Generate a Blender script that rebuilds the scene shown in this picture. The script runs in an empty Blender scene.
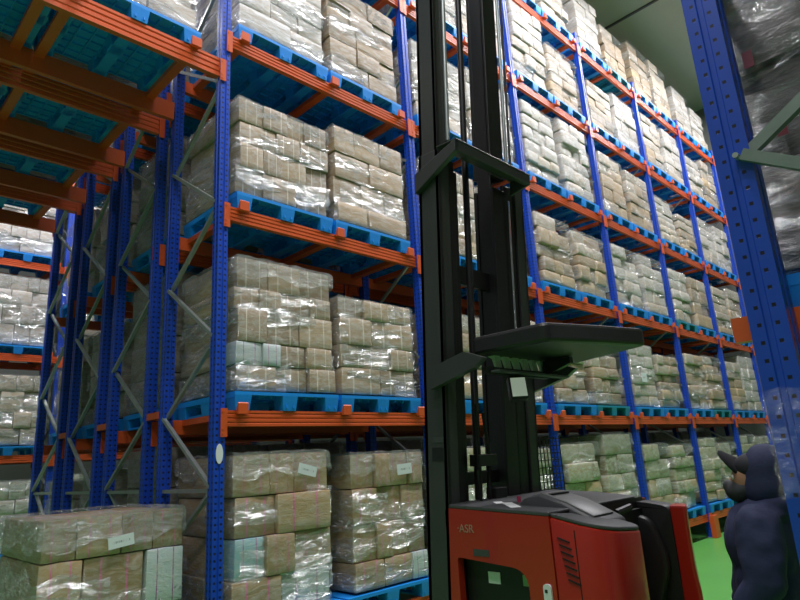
import bpy, bmesh, math, random
from mathutils import Vector, Matrix, Euler, noise

scene = bpy.context.scene
COL = scene.collection
PI = math.pi
rnd = random.Random(7)

# ------------------------------------------------------------------ materials
def new_mat(name):
    m = bpy.data.materials.new(name); m.use_nodes = True
    nt = m.node_tree; b = nt.nodes.get('Principled BSDF')
    return m, nt, b

def N(nt, t, **kw):
    n = nt.nodes.new(t)
    for k, v in kw.items():
        if k == 'ins':
            for i, x in v.items(): n.inputs[i].default_value = x
        else: setattr(n, k, v)
    return n

def L(nt, a, b): nt.links.new(a, b)

def coords(nt, which='Object', scale=None):
    tc = N(nt, 'ShaderNodeTexCoord'); out = tc.outputs[which]
    if scale is not None:
        mp = N(nt, 'ShaderNodeMapping'); mp.inputs['Scale'].default_value = scale
        L(nt, out, mp.inputs['Vector']); out = mp.outputs['Vector']
    return out

def paint(name, col, rough=.45, metal=0, var=.12, nscale=6, bump=.0, coat=0, scuff=None):
    m, nt, b = new_mat(name)
    b.inputs['Roughness'].default_value = rough; b.inputs['Metallic'].default_value = metal
    b.inputs['Coat Weight'].default_value = coat
    co = coords(nt)
    nz = N(nt, 'ShaderNodeTexNoise', ins={'Scale': nscale, 'Detail': 5, 'Roughness': .65}); L(nt, co, nz.inputs['Vector'])
    mx = N(nt, 'ShaderNodeMix', data_type='RGBA')
    L(nt, nz.outputs['Fac'], mx.inputs[0])
    mx.inputs[6].default_value = (*[c*(1-var) for c in col], 1)
    mx.inputs[7].default_value = (*[min(1, c*(1+var)) for c in col], 1)
    out = mx.outputs[2]
    if scuff:
        n2 = N(nt, 'ShaderNodeTexNoise', ins={'Scale': nscale*5, 'Detail': 6, 'Roughness': .7}); L(nt, co, n2.inputs['Vector'])
        r = N(nt, 'ShaderNodeValToRGB'); r.color_ramp.elements[0].position = .66; r.color_ramp.elements[1].position = .74
        L(nt, n2.outputs['Fac'], r.inputs[0])
        m2 = N(nt, 'ShaderNodeMix', data_type='RGBA'); L(nt, r.outputs[0], m2.inputs[0]); L(nt, out, m2.inputs[6]); m2.inputs[7].default_value = (*scuff, 1)
        out = m2.outputs[2]
    L(nt, out, b.inputs['Base Color'])
    if bump:
        bp = N(nt, 'ShaderNodeBump', ins={'Strength': bump, 'Distance': .01}); L(nt, nz.outputs['Fac'], bp.inputs['Height']); L(nt, bp.outputs[0], b.inputs['Normal'])
    return m

def perforated(name, col, pitch=.05, hw=.0085, hh=.012, off=.024, rough=.38):
    """enamelled steel with two rows of punched slots on every face of the upright"""
    m, nt, b = new_mat(name)
    b.inputs['Roughness'].default_value = rough
    tc = N(nt, 'ShaderNodeTexCoord'); sp = N(nt, 'ShaderNodeSeparateXYZ'); L(nt, tc.outputs['Object'], sp.inputs[0])
    ns = N(nt, 'ShaderNodeSeparateXYZ'); L(nt, tc.outputs['Normal'], ns.inputs[0])
    def mth(op, a, c=None, d=None):
        n = N(nt, 'ShaderNodeMath', operation=op)
        for i, v in enumerate((a, c, d)):
            if v is None: continue
            if hasattr(v, 'is_linked') or hasattr(v, 'links'): L(nt, v, n.inputs[i])
            else: n.inputs[i].default_value = v
        return n.outputs[0]
    ax = mth('ABSOLUTE', ns.outputs[0])
    isx = mth('GREATER_THAN', ax, .6)
    u = mth('ADD', mth('MULTIPLY', sp.outputs[1], isx), mth('MULTIPLY', sp.outputs[0], mth('SUBTRACT', 1.0, isx)))
    du = mth('ABSOLUTE', mth('SUBTRACT', mth('ABSOLUTE', u), off))
    fz = mth('ABSOLUTE', mth('SUBTRACT', mth('FRACT', mth('DIVIDE', sp.outputs[2], pitch)), .5))
    inside = mth('MULTIPLY', mth('LESS_THAN', du, hw), mth('LESS_THAN', fz, hh/pitch/1.0*.7))
    nz = N(nt, 'ShaderNodeTexNoise', ins={'Scale': 9, 'Detail': 4}); L(nt, tc.outputs['Object'], nz.inputs['Vector'])
    mx = N(nt, 'ShaderNodeMix', data_type='RGBA'); L(nt, nz.outputs['Fac'], mx.inputs[0])
    mx.inputs[6].default_value = (*[c*.85 for c in col], 1); mx.inputs[7].default_value = (*[c*1.15 for c in col], 1)
    m2 = N(nt, 'ShaderNodeMix', data_type='RGBA'); L(nt, inside, m2.inputs[0]); L(nt, mx.outputs[2], m2.inputs[6]); m2.inputs[7].default_value = (.004, .005, .02, 1)
    L(nt, m2.outputs[2], b.inputs['Base Color'])
    bp = N(nt, 'ShaderNodeBump', ins={'Strength': .6, 'Distance': .003}, invert=True); L(nt, inside, bp.inputs['Height']); L(nt, bp.outputs[0], b.inputs['Normal'])
    return m

def carton_mat(name, col, film=.25, filmcol=(.62, .62, .58), rough=.5, var=.22, strap=None):
    """kraft paper or board with the clear film clinging to it: glossy wrinkled coat, milky folds with highlights painted in"""
    m, nt, b = new_mat(name)
    tc = N(nt, 'ShaderNodeTexCoord'); oi = N(nt, 'ShaderNodeObjectInfo')
    add = N(nt, 'ShaderNodeVectorMath', operation='ADD')
    sc = N(nt, 'ShaderNodeVectorMath', operation='SCALE'); sc.inputs[3].default_value = 37.0
    cmb = N(nt, 'ShaderNodeCombineXYZ'); L(nt, oi.outputs['Random'], cmb.inputs[0]); L(nt, oi.outputs['Random'], cmb.inputs[1]); L(nt, oi.outputs['Random'], cmb.inputs[2])
    L(nt, cmb.outputs[0], sc.inputs[0]); L(nt, tc.outputs['Object'], add.inputs[0]); L(nt, sc.outputs[0], add.inputs[1])
    # tint of each carton
    rmp = N(nt, 'ShaderNodeMix', data_type='RGBA'); L(nt, oi.outputs['Random'], rmp.inputs[0])
    rmp.inputs[6].default_value = (*[c*(1-var) for c in col], 1); rmp.inputs[7].default_value = (*[min(1, c*(1+var)) for c in col], 1)
    out = rmp.outputs[2]
    if strap:
        sx = N(nt, 'ShaderNodeSeparateXYZ'); L(nt, tc.outputs['Object'], sx.inputs[0])
        m1 = N(nt, 'ShaderNodeMath', operation='ABSOLUTE'); L(nt, sx.outputs[0], m1.inputs[0])
        m2 = N(nt, 'ShaderNodeMath', operation='SUBTRACT'); L(nt, m1.outputs[0], m2.inputs[0]); m2.inputs[1].default_value = .22
        m3 = N(nt, 'ShaderNodeMath', operation='ABSOLUTE'); L(nt, m2.outputs[0], m3.inputs[0])
        m4 = N(nt, 'ShaderNodeMath', operation='LESS_THAN'); L(nt, m3.outputs[0], m4.inputs[0]); m4.inputs[1].default_value = .016
        mm = N(nt, 'ShaderNodeMix', data_type='RGBA'); L(nt, m4.outputs[0], mm.inputs[0]); L(nt, out, mm.inputs[6]); mm.inputs[7].default_value = (*strap, 1)
        out = mm.outputs[2]
    mp = N(nt, 'ShaderNodeMapping'); mp.inputs['Scale'].default_value = (1.6, 1.6, 3.2); mp.inputs['Rotation'].default_value = (.25, .35, .2)
    L(nt, add.outputs[0], mp.inputs['Vector'])
    nz = N(nt, 'ShaderNodeTexNoise', ins={'Scale': 2.2, 'Detail': 8, 'Roughness': .68, 'Distortion': .8}); L(nt, mp.outputs[0], nz.inputs['Vector'])
    ramp = N(nt, 'ShaderNodeValToRGB'); e = ramp.color_ramp.elements
    e[0].position = .42; e[0].color = (film*.12,)*3+(1,); e[1].position = .66; e[1].color = (min(1, film*2.3),)*3+(1,)  # milky film, its contrast pushed to paint in highlights and dark creases
    L(nt, nz.outputs['Fac'], ramp.inputs[0])
    fm = N(nt, 'ShaderNodeMix', data_type='RGBA'); L(nt, ramp.outputs[0], fm.inputs[0]); L(nt, out, fm.inputs[6]); fm.inputs[7].default_value = (*filmcol, 1)
    L(nt, fm.outputs[2], b.inputs['Base Color'])
    b.inputs['Roughness'].default_value = rough
    b.inputs['Coat Weight'].default_value = .9; b.inputs['Coat Roughness'].default_value = .2
    mp2 = N(nt, 'ShaderNodeMapping'); mp2.inputs['Scale'].default_value = (1.2, 1.2, 5.5); mp2.inputs['Rotation'].default_value = (.5, .6, .3)
    L(nt, add.outputs[0], mp2.inputs['Vector'])
    wr = N(nt, 'ShaderNodeTexNoise', ins={'Scale': 2.6, 'Detail': 6, 'Roughness': .6, 'Distortion': 1.2}); L(nt, mp2.outputs[0], wr.inputs['Vector'])
    bp = N(nt, 'ShaderNodeBump', ins={'Strength': 1.0, 'Distance': .3}); L(nt, wr.outputs['Fac'], bp.inputs['Height'])
    L(nt, bp.outputs[0], b.inputs['Coat Normal'])
    bp2 = N(nt, 'ShaderNodeBump', ins={'Strength': .25, 'Distance': .04}); L(nt, nz.outputs['Fac'], bp2.inputs['Height']); L(nt, bp2.outputs[0], b.inputs['Normal'])
    return m

def film_mat(name, opacity=.3, tint=(.9, .92, .9), rough=.16, diff=.35):
    m, nt, b = new_mat(name)
    nt.nodes.remove(b); out = nt.nodes['Material Output']
    tr = N(nt, 'ShaderNodeBsdfTransparent'); gl = N(nt, 'ShaderNodeBsdfGlossy', ins={'Roughness': rough}); gl.inputs[0].default_value = (*tint, 1)
    df = N(nt, 'ShaderNodeBsdfDiffuse'); df.inputs[0].default_value = (*[t*.75 for t in tint], 1)
    co = coords(nt, 'Object', (3, 3, 14))
    nz = N(nt, 'ShaderNodeTexNoise', ins={'Scale': 2.5, 'Detail': 7, 'Roughness': .65, 'Distortion': 1.5}); L(nt, co, nz.inputs['Vector'])
    bp = N(nt, 'ShaderNodeBump', ins={'Strength': 1.0, 'Distance': .28}); L(nt, nz.outputs['Fac'], bp.inputs['Height'])
    L(nt, bp.outputs[0], gl.inputs['Normal'])
    rp = N(nt, 'ShaderNodeValToRGB'); rp.color_ramp.elements[0].position = .42; rp.color_ramp.elements[1].position = .72
    rp.color_ramp.elements[0].color = (opacity*.35,)*3+(1,); rp.color_ramp.elements[1].color = (min(1, opacity*2),)*3+(1,)
    L(nt, nz.outputs['Fac'], rp.inputs[0])
    s1 = N(nt, 'ShaderNodeMixShader', ins={0: diff}); L(nt, gl.outputs[0], s1.inputs[1]); L(nt, df.outputs[0], s1.inputs[2])
    s2 = N(nt, 'ShaderNodeMixShader'); L(nt, rp.outputs[0], s2.inputs[0]); L(nt, tr.outputs[0], s2.inputs[1]); L(nt, s1.outputs[0], s2.inputs[2])
    L(nt, s2.outputs[0], out.inputs['Surface'])
    return m

def label_mat(name, base=(.72, .78, .8), ink=(.05, .05, .07)):
    """white paper label with a few blurred lines of small print"""
    m, nt, b = new_mat(name)
    tc = N(nt, 'ShaderNodeTexCoord')
    br = N(nt, 'ShaderNodeTexBrick'); br.inputs['Color1'].default_value = (*ink, 1); br.inputs['Color2'].default_value = (*base, 1); br.inputs['Mortar'].default_value = (*base, 1)
    br.inputs['Scale'].default_value = 5.0; br.inputs['Mortar Size'].default_value = .07; br.inputs['Brick Width'].default_value = .33; br.inputs['Row Height'].default_value = 1.0; br.inputs['Bias'].default_value = .1
    mp = N(nt, 'ShaderNodeMapping'); mp.inputs['Rotation'].default_value = (PI/2, 0, 0); L(nt, tc.outputs['Generated'], mp.inputs[0]); L(nt, mp.outputs[0], br.inputs['Vector'])
    sp = N(nt, 'ShaderNodeSeparateXYZ'); L(nt, tc.outputs['Generated'], sp.inputs[0])
    def inr(o, a, c):
        x = N(nt, 'ShaderNodeMath', operation='GREATER_THAN', ins={1: a}); L(nt, o, x.inputs[0])
        y = N(nt, 'ShaderNodeMath', operation='LESS_THAN', ins={1: c}); L(nt, o, y.inputs[0])
        z = N(nt, 'ShaderNodeMath', operation='MULTIPLY'); L(nt, x.outputs[0], z.inputs[0]); L(nt, y.outputs[0], z.inputs[1]); return z.outputs[0]
    a = N(nt, 'ShaderNodeMath', operation='MULTIPLY'); L(nt, inr(sp.outputs[0], .15, .85), a.inputs[0]); L(nt, inr(sp.outputs[2], .38, .62), a.inputs[1])
    mx = N(nt, 'ShaderNodeMix', data_type='RGBA'); L(nt, a.outputs[0], mx.inputs[0]); mx.inputs[6].default_value = (*base, 1); L(nt, br.outputs['Color'], mx.inputs[7])
    L(nt, mx.outputs[2], b.inputs['Base Color']); b.inputs['Roughness'].default_value = .5
    return m

ORANGE = (.68, .105, .024)
M = {}
M['orange'] = paint('orange_enamel', ORANGE, .38, var=.1, scuff=(.42, .1, .03))
M['blue'] = perforated('blue_perforated_steel', (.010, .068, .52))
M['blue_near'] = perforated('blue_perforated_steel_wide', (.010, .062, .46), pitch=.068, hw=.0075, hh=.0105, off=.031)
M['galv'] = paint('galvanised_steel', (.42, .46, .44), .36, metal=.6, var=.2, nscale=14)
M['pallet'] = paint('blue_plastic', (.010, .28, .86), .42, var=.1, nscale=3)
M['pallet_teal'] = paint('teal_plastic', (.012, .26, .42), .42, var=.1, nscale=3)
M['kraft'] = carton_mat('kraft_under_film', (.36, .245, .125), film=.24, var=.3)
M['kraft_strap'] = carton_mat('kraft_with_twine', (.36, .25, .135), film=.26, var=.3, strap=(.75, .68, .55))
M['kraft_pink'] = carton_mat('kraft_with_pink_strap', (.35, .235, .105), film=.18, strap=(.6, .12, .28))
M['pale'] = carton_mat('pale_cartons_under_film', (.46, .36, .24), film=.40, filmcol=(.68, .68, .65))
M['white'] = carton_mat('bright_lit_film_over_cartons', (.50, .43, .33), film=.78, filmcol=(.70, .725, .75), var=.15)  # lamp glare on the bright stacks is put into this film colour
M['bluish'] = carton_mat('pale_blue_carton', (.52, .62, .64), film=.3, var=.12, strap=(.35, .08, .3))
M['teal_carton'] = carton_mat('teal_carton', (.24, .47, .52), film=.3, var=.12, strap=(.45, .07, .35))
M['greenish'] = carton_mat('green_bounce_cartons', (.34, .29, .16), film=.42, filmcol=(.58, .63, .54), var=.3)  # green bounce from the floor is put into this film colour
M['tan'] = carton_mat('tan_cartons', (.42, .29, .14), film=.18, var=.25)
M['dim'] = carton_mat('dim_cartons', (.27, .22, .16), film=.3, filmcol=(.5, .5, .48))  # shade of the rear rows is put into this duller carton colour
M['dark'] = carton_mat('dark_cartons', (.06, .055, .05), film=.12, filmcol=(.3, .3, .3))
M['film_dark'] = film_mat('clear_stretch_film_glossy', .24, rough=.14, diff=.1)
M['galv_dull'] = paint('dull_galvanised_steel', (.20, .25, .22), .42, metal=.4, var=.2, nscale=14)
M['film'] = film_mat('clear_stretch_film', .3, rough=.2, diff=.25)
M['film_soft'] = film_mat('clear_stretch_film_heavy', .46, rough=.2, diff=.22)
M['label'] = label_mat('paper_label')
M['black'] = paint('black_enamel', (.010, .010, .0105), .42, var=.15)
M['mast'] = paint('mast_dark_grey', (.043, .046, .044), .36, var=.15, nscale=3)
M['rubber'] = paint('black_plastic', (.008, .0085, .009), .5, var=.2)
M['grey_plastic'] = paint('grey_textured_plastic', (.055, .058, .06), .55, var=.15, nscale=30)
M['guard'] = paint('guard_black', (.013, .0135, .0135), .4)
M['faded'] = paint('faded_lettering', (.38, .22, .16), .5)
M['console'] = paint('light_grey_plastic', (.16, .165, .16), .42, var=.1)
M['red'] = paint('red_enamel', (.40, .020, .010), .30, var=.06, nscale=2, coat=.3)
M['chrome'] = paint('chromed_steel', (.62, .64, .66), .15, metal=1, var=.05)
M['paper'] = paint('white_paper', (.75, .76, .75), .6, var=.05)
M['lens'] = paint('lamp_lens', (.62, .72, .60), .25, var=.05)  # pale colour of the guard slats, their lit look painted in
M['lens_lit'] = paint('lamp_lens_lit', (.6, .66, .58), .3, var=.03)
_b = M['lens_lit'].node_tree.nodes['Principled BSDF']; _b.inputs['Emission Color'].default_value = (.9, 1, .86, 1); _b.inputs['Emission Strength'].default_value = .14
M['green_sticker'] = paint('green_sticker', (.22, .42, .22), .5, var=.2)
M['dark_seam'] = paint('dark_gap', (.006, .004, .004), .7, var=.1)
M['floor'] = paint('green_epoxy', (.115, .40, .078), .33, var=.12, nscale=1.2, scuff=(.16, .40, .12))
M['ceil'] = paint('grey_insulated_panel', (.40, .43, .36), .6, var=.05, nscale=1)
M['wallm'] = paint('grey_panel', (.16, .17, .16), .6, var=.06, nscale=1)
M['white_tag'] = paint('white_enamel', (.78, .8, .82), .4, var=.04)
M['skin'] = paint('skin', (.36, .18, .11), .5, var=.08)
M['navy'] = paint('navy_fleece', (.011, .017, .055), .85, var=.3, nscale=9, bump=.5)
M['navy_trousers'] = paint('navy_cotton', (.012, .016, .04), .85, var=.3, nscale=9, bump=.3)
M['cap'] = paint('black_cotton', (.008, .009, .014), .8, var=.3, nscale=30)
M['mask'] = paint('charcoal_cloth', (.03, .033, .036), .75, var=.25, nscale=25)
M['hair'] = paint('black_hair', (.006, .005, .005), .5, var=.3, nscale=40)
M['mesh_wire'] = paint('black_wire', (.02, .022, .022), .45)
M['dull_red'] = paint('dull_red_tape', (.16, .02, .035), .4)
M['pinkprint'] = paint('pink_tape', (.45, .05, .12), .4)
M['eye'] = paint('eye_white', (.7, .68, .65), .3, var=.03)

# ------------------------------------------------------------------ mesh helper
class MB:
    def __init__(s): s.v = []; s.f = []
    def add(s, vs, fs):
        o = len(s.v); s.v += [tuple(v) for v in vs]; s.f += [tuple(i+o for i in f) for f in fs]; return s
    def box(s, x0, x1, y0, y1, z0, z1, mat=None):
        vs = [Vector(p) for p in ((x0,y0,z0),(x1,y0,z0),(x1,y1,z0),(x0,y1,z0),(x0,y0,z1),(x1,y0,z1),(x1,y1,z1),(x0,y1,z1))]
        if mat is not None: vs = [mat @ v for v in vs]
        return s.add(vs, [(0,3,2,1),(4,5,6,7),(0,1,5,4),(1,2,6,5),(2,3,7,6),(3,0,4,7)])
    def frustum(s, bx, tx):
        (a, b, c, d, z0), (e, f, g, h, z1) = bx, tx      # (x0,x1,y0,y1,z)
        vs = [(a,c,z0),(b,c,z0),(b,d,z0),(a,d,z0),(e,g,z1),(f,g,z1),(f,h,z1),(e,h,z1)]
        return s.add(vs, [(0,3,2,1),(4,5,6,7),(0,1,5,4),(1,2,6,5),(2,3,7,6),(3,0,4,7)])
    def bar(s, p, q, w, h, up=(0,0,1)):
        p = Vector(p); q = Vector(q); d = (q-p).normalized(); a = d.cross(Vector(up))
        if a.length < 1e-4: a = d.cross(Vector((1,0,0)))
        a.normalize(); c = a.cross(d).normalized()
        vs = []
        for e in (p, q):
            for i, j in ((-1,-1),(1,-1),(1,1),(-1,1)): vs.append(e + a*(i*w/2) + c*(j*h/2))
        return s.add(vs, [(0,1,2,3)[::-1],(4,5,6,7),(0,1,5,4),(1,2,6,5),(2,3,7,6),(3,0,4,7)])
    def tube(s, pts, r, n=10):
        pts = [Vector(p) for p in pts]; rings = []
        for i, p in enumerate(pts):
            d = (pts[min(i+1, len(pts)-1)] - pts[max(i-1, 0)]).normalized()
            a = d.cross(Vector((0,0,1)))
            if a.length < 1e-3: a = d.cross(Vector((1,0,0)))
            a.normalize(); c = a.cross(d)
            rr = r[i] if isinstance(r, (list, tuple)) else r
            rings.append([p + a*math.cos(2*PI*k/n)*rr + c*math.sin(2*PI*k/n)*rr for k in range(n)])
        vs = [v for g in rings for v in g]; fs = []
        for i in range(len(pts)-1):
            for k in range(n):
                k2 = (k+1) % n; fs.append((i*n+k, i*n+k2, (i+1)*n+k2, (i+1)*n+k))
        fs.append(tuple(range(n))[::-1]); fs.append(tuple(range((len(pts)-1)*n, len(pts)*n)))
        return s.add(vs, fs)
    def prism(s, poly, a, b, axis='z'):
        """polygon of (u,v) extruded between a and b along an axis: z:(x,y) y:(x,z) x:(y,z)"""
        mk = {'z': lambda u,v,w: (u,v,w), 'y': lambda u,v,w: (u,w,v), 'x': lambda u,v,w: (w,u,v)}[axis]
        n = len(poly)
        vs = [mk(u,v,a) for u,v in poly] + [mk(u,v,b) for u,v in poly]
        fs = [tuple(range(n))[::-1], tuple(range(n, 2*n))] + [(i, (i+1)%n, n+(i+1)%n, n+i) for i in range(n)]
        return s.add(vs, fs)
    def mesh(s, name, mat, smooth=False, bevel=0, segs=2):
        me = bpy.data.meshes.new(name); me.from_pydata(s.v, [], s.f)
        bm = bmesh.new(); bm.from_mesh(me); bmesh.ops.recalc_face_normals(bm, faces=bm.faces)
        if bevel:
            ed = [e for e in bm.edges if len(e.link_faces) == 2 and e.calc_face_angle(0) > .5]
            bmesh.ops.bevel(bm, geom=ed, offset=bevel, segments=segs, affect='EDGES', profile=.5, clamp_overlap=True)
        bm.to_mesh(me); bm.free()
        if smooth:
            for p in me.polygons: p.use_smooth = True
            try: me.set_sharp_from_angle(angle=.7)
            except Exception: pass
        if mat is not None: me.materials.append(mat)
        return me
    def obj(s, name, mat, parent=None, smooth=False, bevel=0, loc=None, segs=2):
        return put(name, s.mesh(name, mat, smooth, bevel, segs), parent, loc)

def put(name, me, parent=None, loc=None, rot=None, scale=None):
    o = bpy.data.objects.new(name, me); COL.objects.link(o)
    if parent is not None: o.parent = parent
    if loc is not None: o.location = loc
    if rot is not None: o.rotation_euler = rot
    if scale is not None: o.scale = scale
    return o

def thing(name, label, cat, loc=(0,0,0), rotz=0, group=None):
    o = bpy.data.objects.new(name, None); COL.objects.link(o); o.empty_display_size = .1
    o.location = loc; o.rotation_euler = (0,0,rotz)
    o['label'] = label; o['category'] = cat
    if group: o['group'] = group
    return o

def tag(o, label, cat, group=None):
    o['label'] = label; o['category'] = cat
    if group: o['group'] = group
    return o

def struct(o): o['kind'] = 'structure'; return o

# ------------------------------------------------------------------ layout constants
W = 2.43                                # bay width
LEV = [.34, 2.07, 3.81, 5.53, 7.27, 9.01]   # beam centre heights
BH = .125                               # beam height
TUN = 5.20                              # beam height over the cross aisle
PITCH = 1.27; REAR = .92; UW = .09
PH = .15                                # pallet height
ORD = ['first','second','third','fourth','fifth','sixth','seventh','eighth','ninth','tenth','eleventh','twelfth']
TIER = ['bottom tier','second tier','third tier','fourth tier','fifth tier','top tier']

# ------------------------------------------------------------------ the setting
fl = MB().box(-9, 26, -12, 16, -.1, 0).obj('floor', M['floor']); struct(fl)
ce = MB().box(-9, 26, -12, 16, 11.2, 11.35).obj('ceiling', M['ceil']); struct(ce)
for k, x in enumerate((1.0, 5.5, 10.0)):
    struct(MB().box(x-.03, x+.03, -11.9, 15.9, 11.17, 11.2).obj('trim_%d' % (k+1), M['grey_plastic']))
struct(MB().box(15.6, 15.8, -12, 16, 0, 11.2).obj('wall_end', M['wallm']))
struct(MB().box(-9, 26, 15.8, 16, 0, 11.2).obj('wall_back', M['wallm']))
struct(MB().box(-9, 26, -12.2, -12, 0, 11.2).obj('wall_front', M['wallm']))
struct(MB().box(-9.2, -9, -12, 16, 0, 11.2).obj('wall_side', M['wallm']))

# ------------------------------------------------------------------ racks
def upright_mesh(h, mat, w=UW):
    a = w/2; g = w*.11; d = .007
    # outline with a shallow groove down each outside face, centred on the origin
    pl = [(-a,-a),(-g,-a),(-g*.7,-a+d),(g*.7,-a+d),(g,-a),(a,-a),(a,-g),(a-d,-g*.7),(a-d,g*.7),(a,g),(a,a),(g,a),(g*.7,a-d),(-g*.7,a-d),(-g,a),(-a,a),(-a,g),(-a+d,g*.7),(-a+d,-g*.7),(-a,-g)]
    m = MB().prism(pl, 0, h, 'z')
    return m.mesh('upright', mat)

BEAM_PROF = [(0,-.0625),(0,-.042),(.006,-.037),(.006,-.031),(0,-.026),(0,.012-.018),(.006,-.002),(.006,.005),(0,.01),(0,.028),(.006,.033),(.006,.04),(0,.045),(0,.0625),(.05,.0625),(.05,-.0625)]
def beam_mesh(length, tall=1.0, flip=False):
    pr = [((.05-y if flip else y), z*tall) for y, z in BEAM_PROF]
    return MB().prism(pr, -length/2, length/2, 'x').mesh('beam', M['orange'])
BM = {(f, t): beam_mesh(W-UW-.01, t, f) for f in (0, 1) for t in (1.0, 1.5)}
def connector_mesh(flip):
    m = MB(); y0, y1 = (-.012, -.004) if not flip else (.054, .062)
    m.box(-.028, .028, y0, y1, -.145, .075)
    for z in (-.12, -.085, .05): m.tube([(-.012, y0-.004 if not flip else y1, z), (-.012, y0+.002 if not flip else y1+.004, z)], .006, 8)
    return m.mesh('connector', M['orange'])
CM = {f: connector_mesh(f) for f in (0, 1)}
def support_mesh(depth, tab=True):
    m = MB(); m.box(-.04, .04, .055, depth-.055, -.05, 0)
    # turned up stop at the aisle end of the bar
    if tab:
        m.prism([(-.045, -.03), (-.045, .052), (-.038, .06), (-.012, .012), (-.012, -.03)], -.045, .045, 'x'); m.box(-.04, .04, -.03, .056, -.012, -.001)
    return m.mesh('pallet_support_bar', M['orange'])
SUPM = support_mesh(REAR + UW)
SPM = MB().box(-.048, .048, .002, PITCH-REAR-UW-.006, -.03, .03).mesh('row_spacer', M['orange'])
FOOTM = MB().box(-.07, .07, -.08, .08, 0, .012).mesh('base_plate', M['galv'])
PROTM = MB().prism([(-.10,-.09),(.10,-.09),(.10,.0),(.06,.0),(.06,-.05),(-.06,-.05),(-.06,.0),(-.10,.0)], 0, .38, 'z').mesh('upright_guard', M['orange'], bevel=.006)
UPM = upright_mesh(9.35, M['blue']); UPM_T = upright_mesh(5.45, M['blue'])

def brace_between(p, q, parent):
    m = MB(); d = Vector(q)-Vector(p)
    m.bar(p, q, .028, .032, up=(1,0,0))
    return m.obj('brace', M['galv'], parent)

def rack(name, label, y0, frames, bays, tunnel=None, mirror=False, braces=None, rear_levels=None, supports=True, tabs=True, guards=(), spacers=None, levels=range(6), rear_brace_phase=0.0):
    r = thing(name, label, 'pallet rack', (0, y0, 0))
    for fx in frames:
        for y in (UW/2, REAR+UW/2):
            put('upright', UPM, r, (fx, y, .012)); put('base_plate', FOOTM, r, (fx, y, 0))
        zs = braces.get(round(fx, 2), (1.5, 9.0)) if braces is not None else (1.5, 9.0)
        if zs:
            z = .97; k = 0
            pts = []
            while z < 9.2:
                pts.append((UW*.75 if (k % 2 == 0) == mirror else REAR+UW*.25, z)); z += .5875; k += 1
            for i in range(len(pts)-1):
                (ya, za), (yb, zb) = pts[i], pts[i+1]
                if za < zs[0]-.6 or zb > zs[1]+.6: continue
                xo = -.03 if i % 2 else .0
                brace_between((fx+xo, ya, za), (fx+xo, yb, zb), r)
            MB().bar((fx-.012, UW, 1.53), (fx-.012, REAR, 1.53), .028, .032, up=(1,0,0)).obj('brace', M['galv'], r)
    sides = ((0, .02), (1, REAR+.02))
    for bi, (x0, x1) in enumerate(bays):
        cx = (x0+x1)/2
        for l in levels:
            for flip, y in sides:
                if flip and rear_levels is not None and l not in rear_levels: continue
                b = put('beam', BM[(flip, 1.0)], r, (cx, y, LEV[l]))
                for sx in (-1, 1):
                    put('connector', CM[flip], b, (sx*(W/2-.028-.002), -.022 if not flip else .022, 0))
            if supports and l > 0:
                for off in (.18, 1.255, 2.25):
                    put('pallet_support_bar', SUPM, r, (x0+off, 0, LEV[l]+BH/2-.001))
    if tunnel:
        x0, x1 = tunnel; cx = (x0+x1)/2
        for flip, y in sides:
            b = put('beam', BM[(flip, 1.5)], r, (cx, y, TUN))
            for sx in (-1, 1): put('connector', CM[flip], b, (sx*(W/2-.028-.002), -.022 if not flip else .022, 0))
        for off in (.98, 1.16, 2.13): put('pallet_support_bar', SUPM, r, (x0+off, 0, TUN+BH*.75-.001))
    if spacers:
        for fx, z in spacers: put('row_spacer', SPM, r, (fx, REAR+UW, z))
    for fx in guards: put('upright_guard', PROTM, r, (fx, -.01, 0))
    return r

FX = [0, W, 2*W, 3*W, 4*W, 5*W, 6*W]
fr = [round(x, 2) for x in FX]
BAYS = [(FX[i], FX[i+1]) for i in range(6)]
br1 = {fr[0]: (.9, 9.1), -2.43: None}
for x in fr[1:]: br1[x] = (1.6, 8.6)
rack('pallet_rack', 'long blue and orange pallet rack facing the reach truck across the green aisle', 0, [-W]+FX, BAYS, (-W, 0), False, br1, None, True, True, guards=FX[1:], spacers=[(0, 2.185), (0, 6.2)])
br2 = {fr[0]: (.9, 6.0), fr[1]: (1.5, 5), -2.43: None}
for x in fr[2:]: br2[x] = None
rack('pallet_rack', 'shaded blue rack standing directly behind the front rack, beside the cross aisle', PITCH, [-W]+FX, BAYS, (-W, 0), True, br2, None, False, False, spacers=[(0, 2.185), (0, 6.2)], levels=range(5))
rack('pallet_rack', 'blue rack third in depth along the cross aisle, behind two others', 2*PITCH, [-W]+FX[:2], BAYS[:1], (-W, 0), False, {fr[0]: (.9, 6.0), fr[1]: None, -2.43: None}, None, False, False, spacers=[(0, 2.185), (0, 6.2)], levels=range(5))
rack('pallet_rack', 'blue rack deepest of the four along the cross aisle, before the lit far aisle', 3*PITCH, [-W]+FX[:2], BAYS[:1], (-W, 0), True, {fr[0]: (.9, 6.0), fr[1]: None, -2.43: None}, None, False, False, levels=range(5))
FARY = 7.8; FARX = 1.0
rack('pallet_rack', 'brightly lit rack seen across the far aisle through the cross-aisle opening', FARY, [FARX-W, FARX, FARX+W], [(FARX-W, FARX), (FARX, FARX+W)], None, False, {round(FARX, 2): (1.0, 6.5), round(FARX-W, 2): None, round(FARX+W, 2): None}, None, True, True, levels=range(5))

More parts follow.
